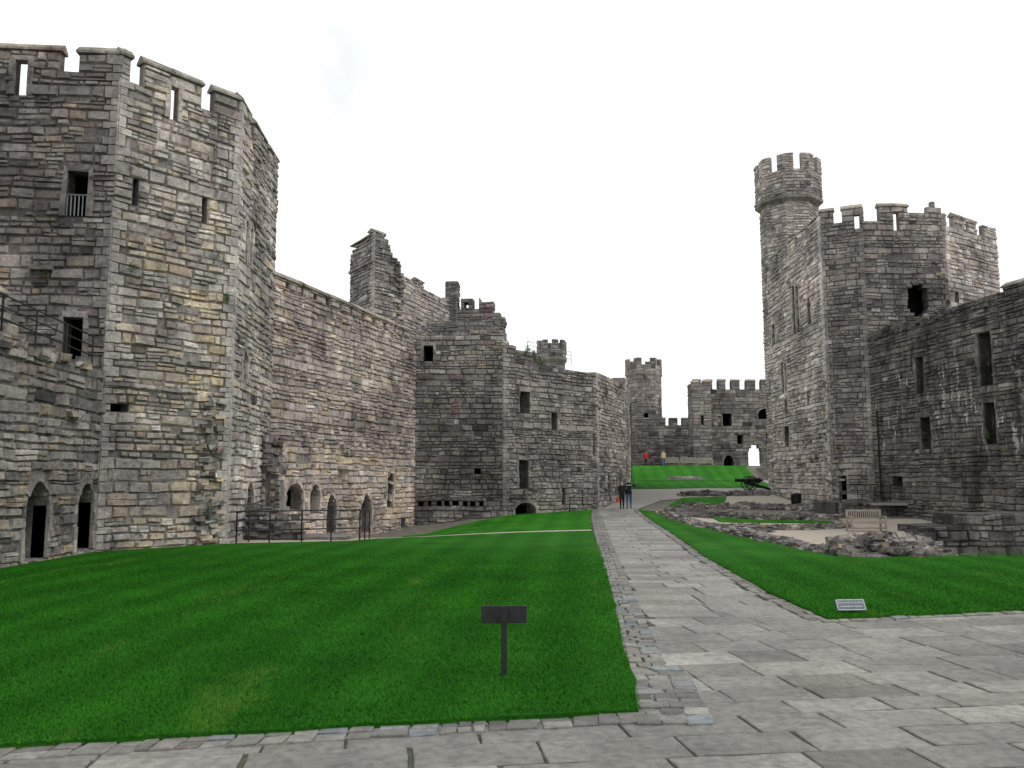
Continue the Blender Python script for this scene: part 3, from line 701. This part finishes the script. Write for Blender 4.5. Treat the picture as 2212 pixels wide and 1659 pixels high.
mb=MB(); mb.face([(p[0]*.92+1.9,p[1]*.92+4.2,15) for p in (K0,K1,K2,K3,K4,K5,K6)]); mb.obj('roof_deck',[M_DRK],E)

# --- right streaked wall
E=empty('ruined_range_wall')
def postW(w):
    w.ledge(3.6,18,3.05,.12,.1); w.teeth(0,10.6,9.8,10.1,40,.0,.12,.4); w.ivy(9.3,4.0,.15,60); w.ivy(5,3.1,.15,40)
    for i in range(16):
        a=U(5,18); z=U(7.0,7.3); w.blk(a,a+.16,z,z+.2,-.1,.06,(.1,.5,0),1)
    w.teeth(2.6,16,3.0,3.4,25,.0,.14,.35)
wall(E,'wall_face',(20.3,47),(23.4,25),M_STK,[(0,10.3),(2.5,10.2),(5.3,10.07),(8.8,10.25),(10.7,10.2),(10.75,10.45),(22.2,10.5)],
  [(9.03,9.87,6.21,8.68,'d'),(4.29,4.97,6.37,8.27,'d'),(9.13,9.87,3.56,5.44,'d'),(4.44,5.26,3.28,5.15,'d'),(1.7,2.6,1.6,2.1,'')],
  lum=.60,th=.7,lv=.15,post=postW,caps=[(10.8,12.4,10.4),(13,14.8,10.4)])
mb=MB(); W0=Wall(mb,(20.3,47),(23.4,25)); mb.tube(W0.p(.75,5.8,.1),W0.p(.75,1.0,.1),.045,n=8); mb.obj('drain_pipe',[M_BLACK],E)

# ------------------------------------------------------------ platform in front of keep
E=empty('stone_platform')
wall(E,'front',(17.1,43.8),(21.2,44.6),M_STK,[(0,.78),(4.17,.78)],z0=-.6,th=2.6,lum=.35)
wall(E,'side',(17.1,43.8),(17.3,47.5),M_STK,[(0,.77),(3.7,.77)],z0=-.6,th=.4,lum=.45,side=-1)
mb=MB(); mb.box((19.4,46.0,.70),(4.2,3.9,.14)); mb.obj('landing',[M_ASH],E)
def railing(name,pts,h=1.0,nr=3,sp=1.3,r=.022,mat=M_RAIL,parent=None):
    mb=MB()
    for a,b in zip(pts,pts[1:]):
        a=Vector(a);b=Vector(b); n=max(1,round((b-a).length/sp))
        for i in range(n+1):
            p=a+(b-a)*i/n; mb.tube(p-Vector((0,0,.05)),p+Vector((0,0,h)),r,n=6)
        for k in range(nr):
            z=Vector((0,0,h*(1-k*.85/nr)-.005)); mb.tube(a+z,b+z,r*.85,n=6)
    return mb.obj(name,[mat],parent)
railing('metal_railing',[(17.2,43.95,.78),(21.0,44.7,.78)],.95,2,1.0,.02,M_BLACK)
railing('metal_railing',[(-8.45,29.5,-.05),(-8.4,25.75,0),(-6.6,26.5,0),(-4.9,27.2,0),(-5.0,29.6,-.1)],1.02,3,1.1,.026,M_IRON)
railing('metal_railing',[(-11.5,12,5.2),(-11.5,18.5,5.2),(-11.5,22.6,4.95)],.95,3,1.4,.024,M_IRON)
railing('metal_railing',[(-5.0,45,9.75),(-.7,45,10.05)],.6,3,1.3,.022,M_RAIL)
railing('metal_railing',[(.9,48,9.2),(3.6,50.2,8.9)],.8,3,1.3,.018,M_RAIL)
railing('metal_railing',[(3.2,46.6,.1),(4.0,47.6,.55)],.8,1,1.3,.03,M_BLACK)

# ------------------------------------------------------------ rubble footings
def rubble(name,line,w,h,n,sz=(.15,.5),mat=M_DRK,hv=.5):
    mb=MB(); seg=[]
    for a,b in zip(line,line[1:]): seg.append((a,b,math.hypot(b[0]-a[0],b[1]-a[1])))
    T=sum(s[2] for s in seg)
    for a,b,L in seg:
        k=max(1,int(L/.6)); e=((b[0]-a[0])/L,(b[1]-a[1])/L); nn=(-e[1],e[0])
        for i in range(k):
            q=[]
            for t,sd,zz in ((i/k,-1,-.1),((i+1)/k,-1,-.1),((i+1)/k,1,-.1),(i/k,1,-.1),(i/k,-.7,h*.6),((i+1)/k,-.7,h*.6),((i+1)/k,.7,h*.6),(i/k,.7,h*.6)):
                x=a[0]+(b[0]-a[0])*t+nn[0]*sd*w*.42; y=a[1]+(b[1]-a[1])*t+nn[1]*sd*w*.42
                q.append((x,y,g(x,y)+zz))
            mb.hexa(q,(.2,.5,0))
    for i in range(n):
        r=rnd()*T
        for a,b,L in seg:
            if r<L: break
            r-=L
        t=min(1,r/L); e=((b[0]-a[0])/L,(b[1]-a[1])/L); off=random.gauss(0,.27)*w
        off=max(-w*.62,min(w*.62,off))
        x=a[0]+(b[0]-a[0])*t-e[1]*off; y=a[1]+(b[1]-a[1])*t+e[0]*off
        s=U(*sz); hh=h*(1-hv*rnd())*max(.1,1-(abs(off)/(w*.62))**2)*(.75+.5*noise.noise(Vector((x*.9,y*.9,3))))
        M=Matrix.Rotation(math.atan2(e[1],e[0])+random.gauss(0,.5),3,'Z')@Matrix.Rotation(random.gauss(0,.18),3,'X')@Matrix.Rotation(random.gauss(0,.18),3,'Y')
        mb.box((x,y,g(x,y)+max(.02,hh)),(s,s*U(.5,.9),s*U(.2,.45)),(min(1,max(0,random.gauss(.45,.2))),rnd(),1 if rnd()<.05 else 0),0,0,M,.17)
    return mb.obj(name,[mat])
rubble('ruined_footing',[(8.3,46.2),(7.95,38.5),(8.15,30),(8.5,22.3)],.85,.22,1200,(.1,.36))
rubble('ruined_footing',[(8.5,22.3),(9.6,22.0),(11.0,22.9)],1.6,.70,1000,(.1,.42))
rubble('ruined_footing',[(11.0,22.8),(12.2,25.6)],1.2,.8,380,(.12,.42))
rubble('ruined_footing',[(8.6,45.8),(12,43.0),(16.3,42.2)],.9,.35,500,(.2,.5))
rubble('ruined_footing',[(9.6,48.8),(14,50),(17.3,48.5)],1.0,.35,450,(.2,.5))
rubble('ruined_footing',[(11.5,57.2),(17.6,57.6)],.8,.3,250,(.2,.5))
rubble('ruined_footing',[(10.3,39.6),(12.5,38.2),(15.4,39.8)],1.2,.22,300,(.15,.45))
rubble('ruined_footing',[(9.0,37),(11.2,36.3)],.7,.15,120,(.15,.35))
E=empty('low_ruined_wall')
wall(E,'wall_face',(12.1,25.2),(23.3,25.6),M_STK,[(0,.55),(.8,.72),(1.5,.95),(4,.85),(11.2,.95)],z0=-.6,th=1.2,lum=.5,side=1)
wall(E,'wall_end',(12.1,26.4),(12.1,25.2),M_DRK,[(0,.55),(1.2,.55)],z0=-.6,th=.3,lum=.5,side=1)
rubble('ruined_footing',[(12.2,25.9),(23,26.2)],1.1,1.2,520,(.15,.5),M_DRK,.2)
mb=MB()
for i in range(4): mb.box((9.3+i*.05,43.4+i*.45,g(9.3,43.4)+.06+i*.09),(1.6,.5,.2),(.35,.5,0),jit=.02)
mb.obj('stone_steps',[M_MID])
mb=MB()
for i in range(9): mb.box((23.4,70+i*.55,1.95+i*.17),(2.6,.6,.2),(.6,.5,0))
mb.box((22.0,72.3,2.2),(.25,5.6,1.6),(.4,.5,0)); mb.obj('stone_steps',[M_MID])
railing('metal_railing',[(22.2,69.8,2.0),(22.2,75,3.4)],1.0,2,1.0,.03,M_IRON)
mb=MB()
for i in range(3): mb.box((14.6,70.2+i*.5,1.98+i*.1),(3.4-i*.4,.5,.12),(.7,.5,0))
mb.obj('stone_steps',[M_MID])

# ------------------------------------------------------------ sign post (seen from behind)
E=empty('sign_post',(-.08,8.5,.07))
mb=MB(); mb.box((0,0,.28),(.062,.045,.66)); mb.box((0,-.026,.585),(.075,.008,.16))
for z in (.555,.625): mb.tube((0,-.03,z),(0,-.042,z),.009,n=8)
o=mb.obj('post',[M_IRON],E); 
mb=MB(); mb.box((0,.03,.59),(.455,.022,.17)); o=mb.obj('board',[M_IRON],E)
bv=o.modifiers.new('b','BEVEL'); bv.width=.006; bv.segments=2
# plaque
E=empty('lawn_notice',(4.93,12.42,.06)); E.rotation_euler=(0,0,math.radians(5))
T=Matrix.Rotation(math.radians(-28),3,'X')
mb=MB(); mb.box((0,0,.12),(.44,.018,.17),M=T); mb.tube((-.15,.03,-.05),(-.15,.02,.12),.012,n=6); mb.tube((.15,.03,-.05),(.15,.02,.12),.012,n=6); mb.obj('plate',[M_PLQ],E)
M_WHT=simple('white_paint',(.68,.69,.69),.5,0,.05)
mb=MB()
for cx,cz,w,h in ((0,.073,.41,.006),(0,-.073,.41,.006),(-.205,0,.006,.15),(.205,0,.006,.15)):
    P=[]
    for x,z in ((cx-w/2,cz-h/2),(cx+w/2,cz-h/2),(cx+w/2,cz+h/2),(cx-w/2,cz+h/2)):
        P.append(T@Vector((x,-.0115,z))+Vector((0,0,.12)))
    mb.face(P)
mb.obj('border',[M_WHT],E)
for body,z in (('CADWCH ODDI AR Y GLASWELLT',.022),('PLEASE KEEP OFF THE GRASS',-.034)):
    cu=bpy.data.curves.new('lettering','FONT'); cu.body=body; cu.align_x='CENTER'; cu.size=.028; cu.extrude=.0005
    o=bpy.data.objects.new('lettering',cu); COL.objects.link(o); cu.materials.append(M_WHT); o.parent=E
    o.location=T@Vector((0,-.012,z))+Vector((0,0,.12)); o.rotation_euler=(math.radians(90-28),0,0); o.scale=(.9,1,1)

# ------------------------------------------------------------ benches
def bench(name,loc,rz,mat,L=1.6):
    E=empty(name,loc); E.rotation_euler=(0,0,rz); mb=MB()
    for i in range(5): mb.box((0,-.22+i*.1,.44),(L,.075,.03))
    mb.obj('seat',[mat],E); mb=MB()
    mb.box((0,.24,.90),(L,.04,.08)); mb.box((0,.22,.55),(L,.035,.06))
    n=16
    for i in range(n): mb.box((-L/2+.08+(L-.16)*i/(n-1),.23,.72),(.045,.022,.32))
    mb.obj('backrest',[mat],E); mb=MB()
    for s in (-1,1):
        x=s*(L/2-.04); mb.box((x,-.24,.32),(.065,.065,.64)); mb.box((x,.25,.46),(.065,.065,.92)); mb.box((x,0,.65),(.075,.56,.035)); mb.box((x,0,.38),(.05,.5,.06)); mb.box((x,0,.14),(.045,.5,.045))
    mb.box((0,-.24,.38),(L,.03,.07)); mb.box((0,.0,.14),(L,.04,.045))
    mb.obj('legs',[mat],E)
bench('park_bench',(15.5,36.9,g(15.5,36.9)+.03),math.radians(4),M_WOOD)
for x in (17.3,19.2,21.0): bench('park_bench',(x,91,g(x,91)+.06),0,M_WOOD,1.7)

# ------------------------------------------------------------ cannon
E=empty('cannon',(17.1,60.4,g(17.1,60.4)+.05)); E.rotation_euler=(0,0,math.radians(8))
mb=MB()
prof=[(.9,.0),(.9,.10),(.82,.16),(.75,.20),(.3,.18),(.28,.2),(.22,.17),(-.7,.13),(-.95,.115),(-1.0,.15),(-1.06,.15),(-1.08,.07)]
for (x0,r0),(x1,r1) in zip(prof,prof[1:]): mb.tube((x0,0,.72),(x1+(.001 if x0==x1 else 0),0,.72),max(r0,.001),max(r1,.001),14,cap=False)
mb.tube((.9,0,.72),(1.03,0,.72),.06,n=8); mb.tube((0,-.3,.70),(0,.3,.70),.055,n=8)
mb.obj('barrel',[M_BLACK],E,True)
mb=MB()
for s in (-1,1):
    for k in range(20):
        a=2*math.pi*k/20;b=2*math.pi*(k+1)/20; mb.tube((math.cos(a)*.48,s*.36,.5+math.sin(a)*.48),(math.cos(b)*.48,s*.36,.5+math.sin(b)*.48),.035,n=6)
    for k in range(10):
        a=2*math.pi*k/10; mb.tube((0,s*.36,.5),(math.cos(a)*.47,s*.36,.5+math.sin(a)*.47),.022,n=6)
    mb.tube((0,s*.28,.5),(0,s*.44,.5),.08,n=10)
mb.obj('wheels',[M_BLACK],E)
mb=MB(); mb.tube((0,-.36,.5),(0,.36,.5),.04,n=8)
for s in (-1,1): mb.hexa([(-.35,s*.17-.04,.45),(1.5,s*.1-.04,.02),(1.5,s*.1+.04,.02),(-.35,s*.17+.04,.45),(-.35,s*.17-.04,.68),(1.5,s*.1-.04,.16),(1.5,s*.1+.04,.16),(-.35,s*.17+.04,.68)])
mb.obj('carriage',[M_BLACK],E)
# litter bin
E=empty('litter_bin',(17.1,50.6,g(17.1,50.6)+.03)); mb=MB()
mb.tube((0,0,0),(0,0,.72),.24,.29,16); mb.tube((0,0,.72),(0,0,.77),.32,.32,16); mb.tube((0,0,.77),(0,0,.86),.3,.16,16)
for k in range(12):
    a=k*math.pi/6; mb.box((math.cos(a)*.29,math.sin(a)*.29,.36),(.03,.03,.7),rz=a)
mb.obj('bin_body',[M_BLACK],E)

# ------------------------------------------------------------ people
M_SKIN=simple('skin',(.52,.32,.23),.6,0,.05); M_HAIR=simple('grey_hair',(.40,.38,.36),.8); M_HAIRD=simple('dark_hair',(.05,.035,.03),.8)
M_NAVY=simple('navy_jacket',(.012,.013,.022),.8); M_JEAN=simple('blue_jeans',(.05,.09,.19),.85,0,.2,60); M_BLK=simple('black_coat',(.013,.012,.013),.85)
M_SHOE=simple('shoes',(.03,.025,.02),.6); M_RED=simple('orange_red_bag',(.65,.06,.02),.6); M_YEL=simple('pale_jacket',(.55,.45,.25),.8); M_REDJ=simple('red_jacket',(.5,.03,.02),.8); M_WHT2=simple('white_stripe',(.7,.7,.7),.7)
def human(name,loc,rz,H,mats,armL,armR,stride=.12,coat=.86):
    E=empty(name,loc); E.rotation_euler=(0,0,rz); k=H/1.75
    V=[];R=[];Ed=[]
    def v(p,r,par=None):
        V.append(p);R.append(r)
        if par is not None: Ed.append((par,len(V)-1))
        return len(V)-1
    pel=v((0,0,.95),(.155,.115)); sp=v((0,0,1.14),(.14,.11),pel); ch=v((0,.0,1.34),(.17,.12),sp); nb=v((0,-.005,1.47),(.075,.075),ch)
    nk=v((0,.01,1.53),(.055,.055),nb); hd=v((0,.025,1.615),(.078,.092),nk); ht=v((0,.02,1.70),(.066,.08),hd)
    hands=[]
    for s,arm in ((-1,armL),(1,armR)):
        sh=v((s*.17,0,1.42),(.068,.068),ch); el=v(arm[0],(.048,.048),sh); wr=v(arm[1],(.032,.032),el); hands.append((s,Vector(arm[0]),Vector(arm[1])))
        st=stride*s
        hp=v((s*.095,0,.88),(.105,.105),pel); kn=v((s*.1,st*.5+.03,.49),(.066,.066),hp); an=v((s*.1,st*.9-.02,.09),(.044,.044),kn); v((s*.115,st*.9+.15,.04),(.04,.032),an)
    me=bpy.data.meshes.new('body'); me.from_pydata([tuple(c*k for c in p) for p in V],Ed,[])
    o=bpy.data.objects.new('body',me); COL.objects.link(o)
    sk=o.modifiers.new('s','SKIN'); sk.use_smooth_shade=True
    for i,r in enumerate(R): me.skin_vertices[0].data[i].radius=(r[0]*k,r[1]*k)
    me.skin_vertices[0].data[0].use_root=True
    o.modifiers.new('u','SUBSURF').levels=2
    dg=bpy.context.evaluated_depsgraph_get(); m2=bpy.data.meshes.new_from_object(o.evaluated_get(dg))
    bpy.data.objects.remove(o)
    m2.materials.clear()
    for m in mats: m2.materials.append(m)
    for p in m2.polygons:
        c=p.center/k; i=0; p.use_smooth=True
        if abs(c.x)<.13 and c.z>1.5:
            i=3
            if c.z>1.665 or (c.z>1.56 and c.y<.045): i=2
        elif c.z<.10: i=4
        elif c.z<coat and abs(c.x)<.2: i=1
        for s,e,w in hands:
            if (c-w).length<.045: i=3
        p.material_index=i
    o=bpy.data.objects.new('body',m2); COL.objects.link(o); o.parent=E
    mb=MB()
    for s,e,w in hands:
        d=(w-e).normalized(); a=d.orthogonal().normalized() if abs(d.z)<.6 else Vector((0,1,0)); a=(a-d*a.dot(d)).normalized(); b=d.cross(a)
        w=w*k; pm=w+d*.09
        mb.hexa([w-a*.03-b*.014,w+a*.03-b*.014,w+a*.03+b*.014,w-a*.03+b*.014,pm-a*.042-b*.012,pm+a*.042-b*.012,pm+a*.042+b*.012,pm-a*.042+b*.012])
        for j,l in enumerate((.062,.075,.07,.055)):
            q=pm+a*(.032-.021*j)-d*.01; m_=q+d*l*.55+b*.012*-s; mb.tube(q,m_,.0095,.0085,6); mb.tube(m_,m_+d*l*.45+b*.03*-s,.0085,.007,6)
        q=w+d*.03+a*.035; mb.tube(q,q+(d+a).normalized()*.04,.011,.009,6); mb.tube(q+(d+a).normalized()*.04,q+(d+a).normalized()*.04+d*.03,.009,.008,6)
    mb.hexa([(x*k,y*k,z*k) for x,y,z in ((-.014,.10,1.585),(.014,.10,1.585),(.012,.09,1.585),(-.012,.09,1.585),(-.006,.105,1.63),(.006,.105,1.63),(.006,.09,1.63),(-.006,.09,1.63))])
    for s in (-1,1): mb.box((s*.08*k,.02*k,1.61*k),(.02,.035,.06))
    mb.obj('hands_face',[mats[3]],E)
    mb=MB()
    for s in (-1,1): mb.box((s*.03*k,.112*k,1.63*k),(.022,.008,.01))
    mb.box((0,.108*k,1.565*k),(.045,.008,.008)); mb.obj('eyes_mouth',[M_HAIRD],E)
    return E
zb=lambda x,y:g(x,y)+.03
P=human('walking_man',(6.9,49.6,zb(6.9,49.6)),math.radians(-8),1.76,[M_NAVY,M_JEAN,M_HAIR,M_SKIN,M_SHOE],((-.24,-.02,1.16),(-.2,.1,.95)),((.36,.02,1.25),(.40,.12,1.50)))
mb=MB(); mb.box((0,-.125,1.38),(.34,.012,.03)); mb.obj('jacket_stripe',[M_WHT2],P)
P=human('walking_woman',(6.45,49.3,zb(6.45,49.3)),math.radians(4),1.62,[M_BLK,M_BLK,M_HAIR,M_SKIN,M_SHOE],((-.25,-.03,1.15),(-.27,.0,.9)),((.24,-.02,1.15),(.22,.08,.93)),.08,.75)
mb=MB(); mb.hexa([(-.33,-.15,.38),(-.2,-.15,.38),(-.2,.15,.38),(-.33,.15,.38),(-.30,-.13,.68),(-.23,-.13,.68),(-.23,.13,.68),(-.30,.13,.68)])
mb.tube((-.265,-.09,.67),(-.265,-.02,.82),.01,n=6); mb.tube((-.265,.09,.67),(-.265,.02,.82),.01,n=6); mb.obj('carrier_bag',[M_RED],P)
arm=(((-.24,-.02,1.16),(-.24,.05,.92)),((.24,-.02,1.16),(.24,.05,.92)))
human('distant_person',(15.2,95,zb(15.2,95)+.04),math.pi,1.7,[M_REDJ,M_BLK,M_HAIRD,M_SKIN,M_SHOE],*arm)
human('distant_person',(16.3,90,zb(16.3,90)+.04),math.pi,1.7,[M_YEL,M_JEAN,M_HAIRD,M_SKIN,M_SHOE],*arm)

# ------------------------------------------------------------ sky, sun, camera
w=bpy.data.worlds.new('World'); scn.world=w; w.use_nodes=True; nt=w.node_tree
bg=nt.nodes['Background']; out=nt.nodes['World Output']
sky=nt.nodes.new('ShaderNodeTexSky'); sky.sky_type='NISHITA'; sky.sun_disc=False
SD=Vector((.70,-.22,.85)).normalized()
sky.sun_elevation=math.asin(SD.z); sky.sun_rotation=math.atan2(SD.x,SD.y)
nt.links.new(sky.outputs[0],bg.inputs[0]); bg.inputs[1].default_value=.15
cl=nt.nodes.new('ShaderNodeBackground'); cl.inputs[0].default_value=(.985,.995,1,1); cl.inputs[1].default_value=1.25
tc=nt.nodes.new('ShaderNodeTexCoord')
def cloudgap(d,r0,r1):
    vd=nt.nodes.new('ShaderNodeVectorMath'); vd.operation='DISTANCE'; nt.links.new(tc.outputs['Generated'],vd.inputs[0]); vd.inputs[1].default_value=Vector(d).normalized()
    return maprange(nt,vd.outputs['Value'],r0,r1,1,0)
gp=cloudgap((-.225,.90,.46),.04,.16)
nz=nt.nodes.new('ShaderNodeTexNoise'); nz.inputs['Scale'].default_value=9; nz.inputs['Detail'].default_value=6; nt.links.new(tc.outputs['Generated'],nz.inputs['Vector'])
f=mul(nt,gp,maprange(nt,nz.outputs[0],.38,.55,0,.29))
mx=nt.nodes.new('ShaderNodeMixShader'); nt.links.new(f,mx.inputs[0]); nt.links.new(cl.outputs[0],mx.inputs[1]); nt.links.new(bg.outputs[0],mx.inputs[2]); nt.links.new(mx.outputs[0],out.inputs[0])
L=bpy.data.lights.new('sun','SUN'); L.energy=1.25; L.angle=math.radians(15); L.color=(1,.985,.955)
lo=bpy.data.objects.new('sun',L); COL.objects.link(lo); lo.rotation_euler=SD.to_track_quat('Z','Y').to_euler(); lo.location=(0,0,60)
cam=bpy.data.cameras.new('camera'); cam.sensor_width=36; cam.lens=36*1800/2212; cam.clip_end=6000; cam.clip_start=.05
co=bpy.data.objects.new('camera',cam); COL.objects.link(co); co.location=(0,0,2.0); co.rotation_euler=(math.radians(90)+math.atan(205.5/1800),0,0)
scn.camera=co
scn.view_settings.view_transform='Standard'; scn.view_settings.look='None'; scn.view_settings.exposure=0
